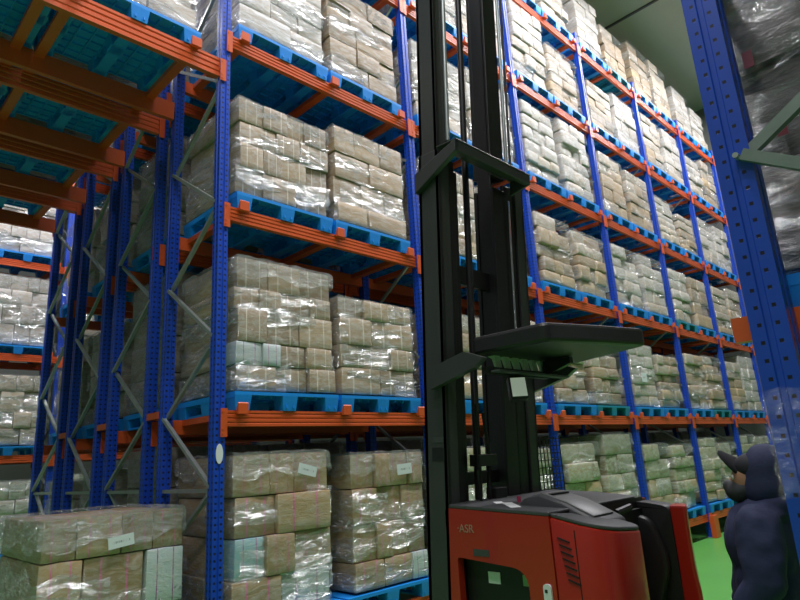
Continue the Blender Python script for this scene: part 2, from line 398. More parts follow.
# label on the near corner upright and the hanging tag
tag_r = [o for o in COL.objects if o.name.startswith('pallet_rack')][1]
MB().box(-.0475, -.0455, .03, .045, 3.72, 3.86).obj('decal', M['pinkprint'], tag_r)
tg = MB(); tg.prism([(.03*math.cos(a*PI/8), .075*math.sin(a*PI/8)) for a in range(16)], -.004, 0, 'y')
tag(tg.obj('sign_disc', M['white_tag'], None, loc=(-.0, -.0005, 1.80)), 'white oval tag fixed low on the blue corner upright', 'tag')

# ------------------------------------------------------------------ pallets
def pallet_mesh(mat, w=1.06, d=1.02):
    m = MB(); x = w/2
    m.box(-x, x, 0, d, .122, PH)
    m.box(-x, x, d-.018, d, .104, .122)
    for xx in (-x, x-.018): m.box(xx, xx+.018, .018, d-.018, .104, .122)
    n = 9
    for i in range(1, n): m.box(-x+i*w/n-.005, -x+i*w/n+.005, .02, d-.02, .1, .122)
    for i in range(1, n): m.box(-x+.02, x-.02, i*d/n-.005, i*d/n+.005, .104, .122)
    fw = .155
    for cx in (-x+fw/2, 0, x-fw/2):
        for cy in (.075, d/2, d-.075):
            m.frustum((cx-fw/2+.014, cx+fw/2-.014, cy-.062, cy+.062, 0), (cx-fw/2, cx+fw/2, cy-.075, cy+.075, .122))
            if cy < .1:
                for s in (-1, 1): m.box(cx+s*.035-.006, cx+s*.035+.006, cy-.074, cy-.06, .02, .045)
        m.box(cx-.05, cx+.05, .02, d-.02, 0, .018)
    return m.mesh('plastic_pallet', mat)
PAL = {'blue': pallet_mesh(M['pallet']), 'teal': pallet_mesh(M['pallet_teal'])}
def pallet(label, x, y, z, kind='blue', group=None):
    o = put('plastic_pallet', PAL[kind], None, (x, y, z)); return tag(o, label, 'pallet', group)

# ------------------------------------------------------------------ cartons
def carton_meshes():
    out = []
    for k in range(10):
        rg = random.Random(100+k); lump = .010 if k < 6 else .03
        bm = bmesh.new(); bmesh.ops.create_cube(bm, size=1)
        bmesh.ops.bevel(bm, geom=list(bm.edges), offset=.035 if k < 6 else .09, segments=2 if k < 6 else 3, affect='EDGES', profile=.6)
        bmesh.ops.subdivide_edges(bm, edges=[e for e in bm.edges if e.calc_length() > .4], cuts=4 if k >= 6 else 3, use_grid_fill=True)
        off = Vector((k*7.3, k*3.1, k*1.7))
        for v in bm.verts:
            p = v.co
            b = (1-4*p.x*p.x*.9)*(1-4*p.y*p.y*.9) + (1-4*p.x*p.x*.9)*(1-4*p.z*p.z*.9) + (1-4*p.y*p.y*.9)*(1-4*p.z*p.z*.9)
            v.co = p + p.normalized()*(lump*.9*max(0, b)) + noise.noise_vector(p*2.2+off)*lump
        me = bpy.data.meshes.new('carton'); bm.to_mesh(me); bm.free()
        for p in me.polygons: p.use_smooth = True
        try: me.set_sharp_from_angle(angle=.9)
        except Exception: pass
        me.materials.append(M['kraft']); out.append(me)
    return out
CART = carton_meshes()
_cart = {}
def cart(k, mat):
    key = (k, mat)
    if key not in _cart:
        me = CART[k].copy(); me.name = 'carton'; me.materials.clear(); me.materials.append(M[mat]); _cart[key] = me
    return _cart[key]

def wrap_mesh(k, mat, heavy):
    """film hugging a unit load: a top collar and a few slanting, pleated turns around the four sides"""
    rg = random.Random(500+k); m = MB()
    def pt(t, z, o):
        t %= 4; i = int(t); f = t-i; a = .5+o
        return [(-a+2*a*f, -a), (a, -a+2*a*f), (a-2*a*f, a), (-a, a-2*a*f)][i] + (z,)
    bands = []
    nb = 6 if heavy else 4
    for i in range(nb):
        bands.append((rg.uniform(0, 4), rg.uniform(2.2, 4.0), .06+.8*i/nb+rg.uniform(-.05, .05), rg.uniform(-.06, .06), rg.uniform(.10, .24)))
    for t0, ln, z0, sl, wd in bands:
        n = 44; c = 5; vs = []; fs = []
        for a in range(n+1):
            t = t0+ln*a/n
            for b in range(c+1):
                zz = z0+sl*(a/n*ln)+wd*(b/c-.5)*(1-.35*math.sin(a*.37+k)**2) + .012*math.sin(a*.9+b)
                zz = min(1.0, max(.005, zz))
                o = .012+.006*math.sin(b*2.3+a*.6)+rg.uniform(-.003, .004)
                vs.append(pt(t, zz, o))
        for a in range(n):
            for b in range(c): fs.append((a*(c+1)+b, (a+1)*(c+1)+b, (a+1)*(c+1)+b+1, a*(c+1)+b+1))
        m.add(vs, fs)
    # collar folded in over the top
    n = 60; rows = [(.016, .86), (.016, .93), (.012, .985), (.0, 1.012), (-.06, 1.018), (-.14, 1.012)]
    vs = []; fs = []
    for a in range(n):
        t = 4*a/n
        for o, z in rows: vs.append(pt(t, z+rg.uniform(-.006, .006) - (.03 if z < .9 else 0)*math.sin(a*.8), o+rg.uniform(-.005, .005)))
    for a in range(n):
        a2 = (a+1) % n
        for b in range(len(rows)-1): fs.append((a*6+b, a2*6+b, a2*6+b+1, a*6+b+1))
    m.add(vs, fs)
    return m.mesh('stretch_wrap', M[mat], smooth=True)
WRAP = {}
def wrap(k, heavy):
    if (k, heavy) not in WRAP: WRAP[(k, heavy)] = wrap_mesh(k, 'film_soft' if heavy else 'film', heavy)
    return WRAP[(k, heavy)]
LBL = MB().box(-.5, .5, -.5, .5, -.5, .5).mesh('paper_label', M['label'])

def load(label, x, y, z, w, d, h, mat='kraft', seed=0, layers=4, cols=2, lumpy=False, detail=2, top='flat', special=None, group=None, labels=(), heavy=False, rotz=0, lean=0, film=None, mix=None):
    """a wrapped load: front edge at y, centred on x, standing at z"""
    rg = random.Random(seed*31+5)
    t = thing('wrapped_load', label, 'carton stack', (x, y, z), rotz, group)
    hs = [1+rg.uniform(-.22, .22) for _ in range(layers)]; s = sum(hs); hs = [a/s*h for a in hs]
    z0 = .014; fd = d*.42; hs = [a*(h-.014)/h for a in hs]
    for li, lh in enumerate(hs):
        nc = cols + (1 if (li % 2 and detail > 1 and cols < 4) else 0)
        if top == 'short' and li == layers-1: nc = max(1, nc-1)
        ws = [1+rg.uniform(-.28, .28) for _ in range(nc)]; sw = sum(ws)
        far = 1.0 if detail > 1 and cols > 2 or heavy else rg.uniform(.90, 1.0)
        wtot = w*(.97 if not lumpy else .95)*far*(1 if not (top == 'short' and li == layers-1) else .6)
        ws = [a/sw*wtot for a in ws]; xx = -w*.485; xsh = rg.uniform(-.018, .018); yo = rg.uniform(-.008, .012) if not lumpy else rg.uniform(-.02, .025)
        xo = lean*(z0/h)+xsh+w*.97*(1-far)*rg.uniform(.2, .8)
        for ci, cw in enumerate(ws):
            k = rg.randrange(6, 10) if lumpy else rg.randrange(0, 6)
            mt = mat
            if mix:
                f_ = (li+.5)/layers + rg.uniform(-.28, .28)
                mt = mix[0] if f_ < .3 else (mat if f_ < .75 else mix[1])
            if special and (li, ci) in special: mt = special[(li, ci)]
            jy = rg.uniform(-.016, .02)*(1.6 if lumpy else 1)
            put('carton', cart(k, mt), t, (xx+cw/2+xo, fd/2+yo+jy, z0+lh/2), (0, 0, rg.uniform(-.03, .03)), (cw*.972, fd, lh*.98))
            xx += cw
        nb = 2 if detail > 1 else 1
        bw = wtot/ nb; 
        if detail > 1:
            bd = (d-fd)
            put('carton', cart(rg.randrange(0, 6), mat), t, (-w*.485+wtot*.25+xo, fd+bd/2+yo, z0+lh/2), (0, 0, rg.uniform(-.02, .02)), (wtot*.49, bd*.97, lh*.985))
            put('carton', cart(rg.randrange(0, 6), mat), t, (-w*.485+wtot*.75+xo, fd+bd/2+yo, z0+lh/2), (0, 0, rg.uniform(-.02, .02)), (wtot*.49, bd*.97, lh*.985))
        else:
            put('carton', cart(rg.randrange(0, 6), mat), t, (-w*.485+wtot*.5+xo, fd+(d-fd)/2+yo, z0+lh/2), (0, 0, rg.uniform(-.02, .02)), (wtot*.98, (d-fd)*.97, lh*.985))
        z0 += lh
    put('stretch_wrap', wrap(seed % 5, heavy) if film is None else wrap_mesh(seed, film, True), t, (lean*.4, d/2, 0), None, (w*.98, d*.99, h))
    for lx, lz, lw, lhh, rz in labels:
        put('paper_label', LBL, t, (lx, -.022, lz), (0, rz, 0), (lw, .004, lhh))
    return t

# ------------------------------------------------------------------ front rack: 12 stacks on six tiers
def slot_x(i): return FX[i//2] + (.655 if i % 2 == 0 else 1.752)
HT = {5:[0,0,0,0,1.15,1.2,1.3,1.05,1.32,1.35,1.22,1.05],
      4:[1.2,1.1,1.2,1.25,1.42,1.12,.98,1.14,1.23,1.25,1.02,1.24],
      3:[1.2,1.2,1.1,1.2,1.26,1.36,1.21,1.16,1.0,.86,1.11,1.15],
      2:[.97,1.09,1.15,1.1,1.10,1.07,1.11,1.15,1.11,1.1,1.11,1.24],
      1:[1.16,.96,1.0,1.1,1.0,1.02,1.08,.95,1.08,1.12,1.09,1.3],
      0:[1.23,1.19,1.2,1.15,1.19,1.30,1.12,1.08,1.17,1.06,1.19,1.15]}
STY = {5:'..........pk', 4:'..wwwpkwpwwp', 3:'wkwwwwkkwkww', 2:'kkkwkkwwwkpk', 1:'kkkkkkwkkkkw', 0:'ppgggggggggg'}  # white stacks stand in for lamp glare, greenish ones for floor bounce
STY[5] = '....pwwkkpww'
MIX = {'white': ('pale', 'white'), 'kraft': ('tan', 'pale'), 'pale': ('tan', 'pale'), 'greenish': ('tan', 'greenish')}
STN = {'w': 'white', 'k': 'kraft', 'p': 'pale', 'g': 'greenish', 'b': 'bluish'}
ADJ = {'white': 'whitish', 'kraft': 'brown', 'pale': 'pale beige', 'greenish': 'greenish', 'bluish': 'bluish'}
WORDS = ['cartons under creased clear film', 'film-wrapped cartons', 'wrapped cartons with glossy folds', 'cartons tightly wrapped in clear film']
for l in range(6):
    for i in range(12):
        if l == 5 and i < 4: continue
        h = HT[l][i]; x = slot_x(i); z = LEV[l]+BH/2+.0015
        pk = 'teal' if (l, i) in ((1, 5), (2, 8), (1, 9), (5, 7)) else 'blue'
        pallet('%s plastic pallet under the %s stack along, front rack, %s' % (pk, ORD[i], TIER[l]), x, -.005, z, pk, 'pallets on the front rack')
        st = STY[l][i]; mat = STN[st] if st in STN else 'pale'
        if l == 0 and i < 2: mat = 'kraft_pink'
        if l == 2 and i == 0: mat = 'kraft_strap'
        if l == 1 and i < 2: mat = 'kraft_strap'
        near = i < 4
        rg = random.Random(l*100+i)
        lumpy = rg.random() < (.35 if i >= 4 else .0) or (l, i) in ((2, 4), (2, 5), (2, 8), (1, 4), (1, 5), (1, 7), (3, 9))
        layers = {0: 4, 1: 5, 2: 4, 3: 5, 4: 6, 5: 5}[l] if near else rg.choice((4, 5, 5, 6))
        if lumpy: layers = max(layers, 5)
        cols = 3 if near and l in (1, 2) else 2
        special = None; labels = (); w = (1.04 if i % 2 == 0 else 1.02) if i < 4 else rg.uniform(.93, 1.02); d = .98
        nm = '%s %s' % (ADJ.get(mat, 'brown'), WORDS[(l+i) % 4])
        if lumpy: nm = 'lumpy %s wrapped parcels' % ADJ.get(mat, 'brown')
        lab = '%s, %s stack along, front rack, %s' % (nm, ORD[i], TIER[l])
        dx = 0
        if l == 0 and i == 0: w = .96; dx = -.045
        if l == 0 and i == 1: w = .96; dx = .045
        if (l, i) == (0, 0):
            special = {(1, 0): 'teal_carton', (0, 1): 'bluish'}; labels = ((.22, 1.08, .19, .085, .25),); cols = 2; layers = 4
            lab = 'brown wrapped cartons with one teal carton, bottom tier beside the corner upright'; heavy = True
        elif (l, i) == (0, 1):
            special = {(0, 2): 'bluish'}; labels = ((.2, 1.03, .2, .1, -.05),); cols = 3; layers = 4
            lab = 'brown wrapped cartons with a pale carton at its foot, bottom tier, beside the mast'
        elif (l, i) == (1, 0):
            special = {(1, 0): 'bluish', (1, 1): 'bluish'}; layers = 5; cols = 3
            lab = 'tall brown wrapped cartons with a white carton band, second tier by the corner upright'
        elif (l, i) == (1, 1): lab = 'shorter brown wrapped cartons with twine, second tier, between corner upright and mast'; cols = 2; layers = 4
        elif (l, i) == (2, 0): lab = 'twine-tied brown cartons under film, third tier by the corner upright'
        elif (l, i) == (2, 1): lab = 'brown wrapped cartons of mixed sizes, third tier, between corner upright and mast'; layers = 4; cols = 2
        elif (l, i) == (1, 6): labels = ((-.05, .5, .2, .16, 0),)
        load(lab, x+dx, .03, z+PH+.003, w, d, h, mat, l*12+i, layers, cols, lumpy, 2 if i < 8 else 1, 'short' if rg.random() < .28 and i > 3 else 'flat', special, 'wrapped loads on the front rack', labels, near, 0, (rg.uniform(-.03, .03) if i > 3 else 0), None, MIX.get(mat) if i > 1 else None)

# ------------------------------------------------------------------ second, third and fourth rows behind the front rack
for l in range(4):
    for i in range(12):
        if l > 2 and i > 3: continue
        x = slot_x(i); y = PITCH; z = LEV[l]+BH/2+.0015
        pallet('shaded blue pallet in the rack behind the front one, %s along its %s' % (ORD[i], TIER[l]), x, y, z, 'blue', 'pallets in the second row')
        rg = random.Random(900+l*20+i)
        load('shaded wrapped cartons in the rack behind the front one, %s along its %s' % (ORD[i], TIER[l]), x, y+.02, z+PH+.003, 1.03, .98, (1.36 if l < 2 else rg.uniform(1.05, 1.3)), 'dim', 200+l*12+i, 4, 2, False, 2 if i < 1 else 1, 'flat', None, 'wrapped loads in the second row')  # lower two tiers made taller to block light from the far aisle
for row, nm in ((2, 'third'), (3, 'fourth')):
    for l in range(4):
        x = slot_x(0); y = row*PITCH; z = LEV[l]+BH/2+.0015
        pallet('blue plastic pallet at the end of the %s rack deep, on its %s' % (nm, TIER[l]), x, y, z, 'blue', 'pallets in the deep rows')
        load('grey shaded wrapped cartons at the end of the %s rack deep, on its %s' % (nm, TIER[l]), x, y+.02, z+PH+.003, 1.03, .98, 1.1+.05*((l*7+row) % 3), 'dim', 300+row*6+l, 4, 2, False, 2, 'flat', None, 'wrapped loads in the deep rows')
# over the cross aisle
TZ = TUN+BH*.75+.0015
for row in range(4):
    for k, (xx, nm) in enumerate(((-.78, 'beside the corner uprights'), (-1.85, 'away from the corner uprights'))):
        pallet('blue pallet over the cross aisle, %s, %s row deep' % (nm, ORD[row]), xx, row*PITCH-.005, TZ, 'blue', 'pallets over the cross aisle')
        if row == 0:
            load('pale wrapped cartons high over the cross aisle, %s' % nm, xx, .03, TZ+PH+.003, 1.03, .98, 1.1, 'pale', 340+k, 4, 2, False, 2, 'flat', None, 'wrapped loads over the cross aisle')
        else:
            load('added cartons blocking light over the aisle, %s, %s row deep' % (nm, ORD[row]), xx, row*PITCH+.02, TZ+PH+.003, 1.04, .99, 1.2, 'dim', 344+row*2+k, 3, 1, False, 1, 'flat', None, 'wrapped loads over the cross aisle')  # unseen loads added to stop light leaking down between the rows
# far rack, lit
for l in range(5):
    for i, xx in enumerate((FARX-W+1.752, FARX+.655, FARX+1.752)):
        z = LEV[l]+BH/2+.0015
        side = ('before the lit upright', 'just past the lit upright', 'second past the lit upright')[i]
        pallet('blue pallet, %s of the lit far rack, %s' % (TIER[l], side), xx, FARY-.005, z, 'blue', 'pallets on the far rack')
        load('white wrapped cartons, %s of the lit far rack, %s' % (TIER[l], side), xx, FARY+.03, z+PH+.003, 1.03, .98, 1.15+.06*((l+i) % 3), 'white' if l != 1 else 'pale', 360+l*3+i, 4, 3, False, 2, 'flat', {(1, 1): 'dim'} if l == 2 else None, 'wrapped loads on the far rack', (), True)

# pallet load standing on the floor of the cross aisle
NPX, NPY = -.68, .12
pallet('blue plastic pallet on the floor of the cross aisle under the near load', NPX, NPY-.03, 0)
load('wide brown wrapped load with pink straps and paper label, on the cross-aisle floor', NPX, NPY, PH+.003, .96, .98, 1.275, 'kraft_pink', 11, 4, 3, False, 2, 'flat', {(2, 2): 'bluish'}, None, ((.02, 1.10, .17, .075, -.12),), True)

# ------------------------------------------------------------------ rack on the camera's side of the aisle
RX, RY = .25, -3.78        # upright centre
UPN = upright_mesh(7.2, M['blue_near'], .13)
rr = thing('pallet_rack', 'blue rack corner close by, across the aisle from the long rack', 'pallet rack', (RX, RY, 0))
put('upright', UPN, rr, (0, 0, .012)); put('upright', UPN, rr, (0, -1.0, .012))
for y in (0, -1.0): put('base_plate', FOOTM, rr, (0, y, 0))
def nbrace(a, b): MB().bar(a, b, .045, .035, up=(1,0,0)).obj('brace', M['galv_dull'], rr)
zj = [2.765-1.175*2, 2.765-1.175, 2.765, 2.765+1.175, 2.765+2.35]
for z in zj:
    nbrace((-.045, -.04, z), (-.045, -.96, z+.5875)); nbrace((-.075, -.04, z), (-.075, -.96, z-.5875) if z > 1 else (-.075, -.96, z))
bolt = MB().tube([(-.10, -.02, 2.765), (-.06, -.02, 2.765)], .012, 8).obj('bolt', M['galv'], rr)
for z in (2.07, 3.81, 5.53):
    for y0 in (.0,):
        b = MB().prism([(.0,-.06),(.0,.06),(.05,.06),(.05,-.06)], .07, 2.35, 'x').obj('beam', M['orange'], rr, loc=(0, -.02, z))
        b2 = MB().prism([(.0,-.06),(.0,.06),(.05,.06),(.05,-.06)], .07, 2.35, 'x').obj('beam', M['orange'], rr, loc=(0, -1.03, z))
    rl = MB().box(.075, .135, -.05, .165, -.035, .065).box(.075, .135, -1.15, -.05, -.09, .065).obj('pallet_support_bar', M['orange'], rr, loc=(0, 0, z+.02))
# stretch film wound round the upright
fm = MB(); vs = []; fs = []
for a in range(25):
    z = 1.46+.38*a/24
    for k in range(17):
        ang = 2*PI*k/16; r0 = .088+.006*math.sin(a*1.3+k*2.0)
        c, s_ = math.cos(ang), math.sin(ang); q = max(abs(c), abs(s_))
        vs.append((c/q*r0*.86, s_/q*r0*.86, z+.01*math.sin(k)))
for a in range(24):
    for k in range(16): fs.append((a*17+k, a*17+k+1, (a+1)*17+k+1, (a+1)*17+k))
fm.add(vs, fs).obj('stretch_wrap', film_mat('thin_stretch_film', .09, rough=.15, diff=.1), rr, smooth=True)
for l, z in ((1, 2.07), (2, 3.81)):
    zz = z+.0865
    pallet('blue plastic pallet on the %s of the close rack across the aisle' % TIER[l], RX+.70, RY-.98, zz, 'blue', 'pallets on the close rack')
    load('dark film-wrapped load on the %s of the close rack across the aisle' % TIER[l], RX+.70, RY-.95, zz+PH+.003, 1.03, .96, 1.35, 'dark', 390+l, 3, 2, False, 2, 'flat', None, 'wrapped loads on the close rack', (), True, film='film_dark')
    _t = bpy.data.objects[[o.name for o in COL.objects if o.name.startswith('wrapped_load')][-1]]
    for (yy, zz_) in ((.80, .62), (.86, .98)): put('tape_patch', MB().box(-.004, 0, -.02, .02, -.04, .04).mesh('tape_patch', M['dull_red']), _t, (-.535, yy, zz_))


# ------------------------------------------------------------------ reach truck
tk = thing('reach_truck', 'red reach truck with tall black mast standing in the aisle', 'forklift', (0, 0, 0))
BX0, BX1 = .45, 1.60; BF, BR = -1.86, -2.56; TOPZ = 1.385
def rr_poly(pts, rad, seg=6):
    """round the corners of a polygon; rad per corner"""
    out = []; n = len(pts)
    for i in range(n):
        p = Vector(pts[i]); a = Vector(pts[i-1]); b = Vector(pts[(i+1) % n]); r = rad[i] if isinstance(rad, (list, tuple)) else rad
        if r <= 0: out.append(tuple(p)); continue
        u = (a-p).normalized(); v = (b-p).normalized()
        p0 = p+u*r; p1 = p+v*r
        for k in range(seg+1):
            t = k/seg; out.append(tuple(p0*(1-t)**2 + p*2*t*(1-t) + p1*t*t))
    return out
# left side panel with the battery opening
panel = rr_poly([(BF, .20), (BF, TOPZ), (BR, TOPZ-.035), (BR, .20), (-2.40, .20), (-2.40, 1.085), (-1.93, 1.12), (-1.93, .20)], [.02, .03, .0, .0, 0, .10, .02, 0])
MB().prism(panel, BX0, BX0+.05, 'x').obj('side_panel', M['red'], tk)
panel_r = [(BF, .20), (BF, TOPZ), (BR, TOPZ-.035), (BR, .20)]
MB().prism(panel_r, BX1-.05, BX1, 'x').obj('side_panel', M['red'], tk)
MB().box(BX0+.05, BX1-.05, BF-.04, BF, .20, 1.37).obj('front_panel', M['black'], tk)
bt = MB().box(BX0+.075, BX1-.08, -2.44, -1.92, .24, 1.19).obj('battery', M['rubber'], tk, bevel=.01)
MB().box(BX0+.07, BX0+.076, -2.165, -2.085, .985, 1.045).obj('paper_label', M['label'], bt)
MB().box(BX0+.07, BX0+.076, -2.385, -2.315, .99, 1.045).obj('paper_label', M['green_sticker'], bt)
MB().box(BX0+.05, BX1-.05, BR, -2.48, .2, 1.36).obj('bulkhead', M['black'], tk)
# plate above the opening
MB().box(BX0-.003, BX0, -2.16, -2.05, 1.135, 1.17).obj('data_plate', M['grey_plastic'], tk)
# maker's mark : pale lettering on the side
lt = bpy.data.curves.new('marking', 'FONT'); lt.body = '\u00b7ASR'; lt.size = .062; lt.extrude = .0008; lt.align_x = 'CENTER'
lt.materials.append(M['faded'])
lto = bpy.data.objects.new('marking_source', lt); COL.objects.link(lto)
lme = bpy.data.meshes.new_from_object(lto.evaluated_get(bpy.context.evaluated_depsgraph_get())); bpy.data.objects.remove(lto)
lto = put('marking', lme, tk); lto.rotation_euler = (PI/2, 0, -PI/2); lto.location = (BX0-.0015, -2.005, 1.255)
# latch
lp = rr_poly([(-2.50, .92), (-2.50, 1.03), (-2.56+.015, 1.03), (-2.56+.015, .92)], .02)
la = MB().prism(lp, BX0-.012, BX0, 'x').obj('latch', M['white_tag'], tk, loc=(0, .01, 0))
MB().box(BX0-.014, BX0-.012, -2.525, -2.51, .99, 1.005).obj('latch_hole', M['rubber'], la)
# top deck
dk = rr_poly([(BX0+.002, BF+.0), (BX1-.002, BF), (BX1-.002, -2.2), (BX1-.12, BR), (BX0+.002, BR)], [.03, .03, .02, .05, 0])
def sloped_slab(poly, z_of, th):
    m = MB(); n = len(poly)
    vs = [(x, y, z_of(x, y)) for x, y in poly] + [(x, y, z_of(x, y)+th) for x, y in poly]
    m.add(vs, [tuple(range(n))[::-1], tuple(range(n, 2*n))] + [(i, (i+1) % n, n+(i+1) % n, n+i) for i in range(n)]); return m
zt = lambda x, y: TOPZ + (y-BF)*.05
sloped_slab(dk, zt, .022).obj('top_deck', M['grey_plastic'], tk, bevel=.006)
for (x, y, rz, w, d) in ((.60, -2.23, -.72, .06, .22), (.66, -2.10, -.72, .05, .09)):
    p = MB().box(-w/2, w/2, -d/2, d/2, 0, .002).obj('paper_note', M['paper'], tk, loc=(x, y, zt(x, y)+.024)); p.rotation_euler = (.05, 0, rz)
# rounded rear pod at the near corner
pod = rr_poly([(BX0, BR-.004), (BX0, -2.86), (.90, -2.86), (.90, BR-.004)], [0, .17, .12, 0], 8)
def pod_mesh(z0, z1f, th=None):
    m = MB(); n = len(pod)
    vs = [(x, y, z0) for x, y in pod] + [(x, y, z1f(x, y)) for x, y in pod]
    m.add(vs, [tuple(range(n))[::-1], tuple(range(n, 2*n))] + [(i, (i+1) % n, n+(i+1) % n, n+i) for i in range(n)]); return m
zp = lambda x, y: TOPZ-.035 + (y-BR)*.22 - max(0, x-.50)*.10
po = pod_mesh(.2, zp).obj('rear_cover', M['red'], tk, smooth=True, bevel=.012)
sloped_slab([(x+(.725-x)*.02, y+(-2.7-y)*.02) for x, y in pod], zp, .02).obj('rear_cap', M['grey_plastic'], tk, smooth=True, bevel=.008)
# vent slots on the corner
for k in range(7):
    z = 1.245-.032*k; 
    MB().bar((BX0-.001, -2.60-.006*k, z+.008), (BX0-.001, -2.665-.006*k, z-.012), .006, .011, up=(1,0,0)).obj('vent_slot', M['dark_seam'], po)
MB().box(BX0-.0015, BX0+.001, -2.70, -2.695, .9, 1.29).obj('seam', M['dark_seam'], po)
# operator console on top
con = MB(); cp = [(-2.20, 1.36), (-2.27, 1.422), (-2.37, 1.44), (-2.52, 1.395), (-2.72, 1.30), (-2.72, 1.25), (-2.20, 1.25)]
con.prism(cp, .66, .98, 'x')
co_ = con.obj('console', M['grey_plastic'], tk, smooth=True, bevel=.02)
pd = MB(); pd.prism([(-2.30, 1.434), (-2.37, 1.449), (-2.52, 1.404), (-2.68, 1.332), (-2.66, 1.31), (-2.3, 1.40)], .70, .93, 'x')
pd.obj('console_pad', M['console'], co_, smooth=True, bevel=.008)
MB().box(.73, .90, -2.43, -2.39, 1.434, 1.442).obj('display', M['rubber'], co_)
MB().tube([(.78, -2.16, 1.38), (.78, -2.16, 1.425)], .012, 10).obj('key_switch', M['pinkprint'], co_)
# operator compartment
MB().box(.92, 1.5, -2.76, BR, .2, .26).obj('footplate', M['rubber'], tk)
MB().box(.90, 1.46, BR-.03, BR, .26, 1.30).obj('bulkhead', M['rubber'], tk)
bk = rr_poly([(-1.98, .26), (-1.98, 1.33), (-2.05, 1.362), (-2.6, 1.335), (-2.76, 1.31), (-2.76, .26)], [0, .05, .05, .05, .05, 0], 5)
MB().prism(bk, 1.46, 1.595, 'x').obj('side_wall', M['rubber'], tk, smooth=True, bevel=.015)
pad = rr_poly([(-2.48, .80), (-2.46, 1.27), (-2.66, 1.26), (-2.74, 1.0), (-2.64, .72)], .08, 5)
MB().prism(pad, 1.385, 1.46, 'x').obj('backrest_pad', M['black'], tk, smooth=True, bevel=.03)
cap = rr_poly([(1.46, -2.76), (1.61, -2.71), (1.61, -2.81), (1.46, -2.87)], [.01, .02, .03, .03])
ec = MB()
ev = []; n_ = len(cap)
rp_ = []
for z, k in ((.2, 1.0), (.85, 1.0), (.9, .8), (.98, .62), (1.10, .62), (1.25, .7), (1.30, .8), (1.315, .7)):
    cxm, cym = 1.535, -2.78
    rp_.append([(cxm+(x-cxm)*1.0, cym+(y-cym)*(.6+.4*k), z) for x, y in cap])
vs = [v for r_ in rp_ for v in r_]; fs = [tuple(range(n_))[::-1], tuple(range((len(rp_)-1)*n_, len(rp_)*n_))]
for a in range(len(rp_)-1):
    for b in range(n_): fs.append((a*n_+b, a*n_+(b+1) % n_, (a+1)*n_+(b+1) % n_, (a+1)*n_+b))
ec.add(vs, fs)
rp = ec.obj('rear_post', M['red'], tk, smooth=True, bevel=.006)
for k in range(4):
    MB().bar((1.49, -2.838, 1.12-.025*k), (1.57, -2.81, 1.13-.025*k), .007, .008).obj('vent_slot', M['dark_seam'], rp)
hv = MB().tube([(1.12, -2.62, 1.20), (1.12, -2.62, 1.31)], .012, 8); hv.tube([(1.06, -2.62, 1.31), (1.2, -2.64, 1.33)], .02, 8)
hv.obj('control_lever', M['rubber'], tk)
# mast (tilted back a little) : local frame
mt = bpy.data.objects.new('mast', None)
TILT = .06
def MS(name, m, mat, bevel=.004, smooth=False):
    o = m.obj(name, mat, tk, smooth, bevel); o.location = (0, -1.72, 1.5); o.rotation_euler = (TILT, 0, 0); return o
ZB, ZC, ZT = -1.35, 2.18, 4.6
def rail(x0, x1, z0, z1, s, dep=.18, web=.03):
    """C section: web on the outside, flanges turned inwards (s=+1: opening towards +x)"""
    m = MB()
    if s > 0: m.box(x0, x0+web, -dep, 0, z0, z1)
    else: m.box(x1-web, x1, -dep, 0, z0, z1)
    m.box(x0, x1, -dep, -dep+.03, z0, z1); m.box(x0, x1, -.03, 0, z0, z1)
    return m
MS('mast_rail', rail(.45, .555, ZB, ZC, 1), M['mast'])
MS('mast_rail', rail(1.33, 1.435, ZB, ZC, -1), M['mast'])
MS('mast_rail', rail(.558, .625, ZB, ZC-.04, 1, .165, .02), M['black'])
MS('mast_rail', rail(1.20, 1.327, ZB, ZC-.04, -1, .165, .02), M['black'])
MS('mast_rail', rail(.625, .675, ZB+.5, ZC-.1, 1, .15, .02), M['black'])
MS('mast_rail', rail(1.05, 1.197, ZB+.5, ZC-.1, -1, .18, .02), M['black'])
MS('mast_rail', rail(.462, .59, ZC, ZT, 1, .165), M['mast'])
MS('mast_rail', rail(1.06, 1.22, ZC, ZT, -1, .165), M['black'])
# inner web filling the right hand column
MS('mast_plate', MB().box(1.06, 1.075, -.15, -.03, ZB+.6, ZT), M['black'])
# cross members
cbm = MB(); cbm.box(.42, 1.27, -.36, -.32, 2.10, 2.17); MS('cross_member', cbm, M['mast'])
g1 = MB().prism([(-.36, 2.17), (-.36, 2.09), (.0, 1.90), (.0, 2.04)], .41, .45, 'x'); MS('gusset', g1, M['mast'])
MS('gusset', MB().prism([(-.36, 2.17), (-.36, 2.10), (-.19, 2.06), (-.19, 2.17)], 1.25, 1.27, 'x'), M['mast'])
MS('top_plate', MB().box(.42, 1.27, -.365, -.19, 2.17, 2.18), M['mast'])
MS('cross_member', MB().box(.62, 1.12, -.10, -.06, 1.31, 1.44), M['black'])
MS('cross_member', MB().box(.62, 1.12, -.10, -.06, .0, .08), M['black'])
MS('mast_rod', MB().tube([(.76, -.16, -1.0), (.76, -.16, 3.2), (.76, -.16, 4.6)], [.026, .022, .022], 12), M['black'], 0, True)
MS('mast_rod', MB().tube([(1.205, -.20, .75), (1.205, -.20, 2.0)], .010, 10), M['chrome'], 0, True)  # bright rod standing in for a thin lit line on the column
MS('mast_rod', MB().tube([(.565, -.175, ZC+.1), (.565, -.175, ZT)], .015, 10), M['galv'], 0, True)  # pale rod standing in for the highlight along the rail edge
MS('mast_rod', MB().tube([(1.25, -.172, ZC+.02), (1.25, -.172, ZT)], .014, 10), M['galv'], 0, True)
MS('lift_chain', MB().box(1.29, 1.31, -.18, -.167, ZC+.02, ZT), M['grey_plastic'])
hs_ = MB()
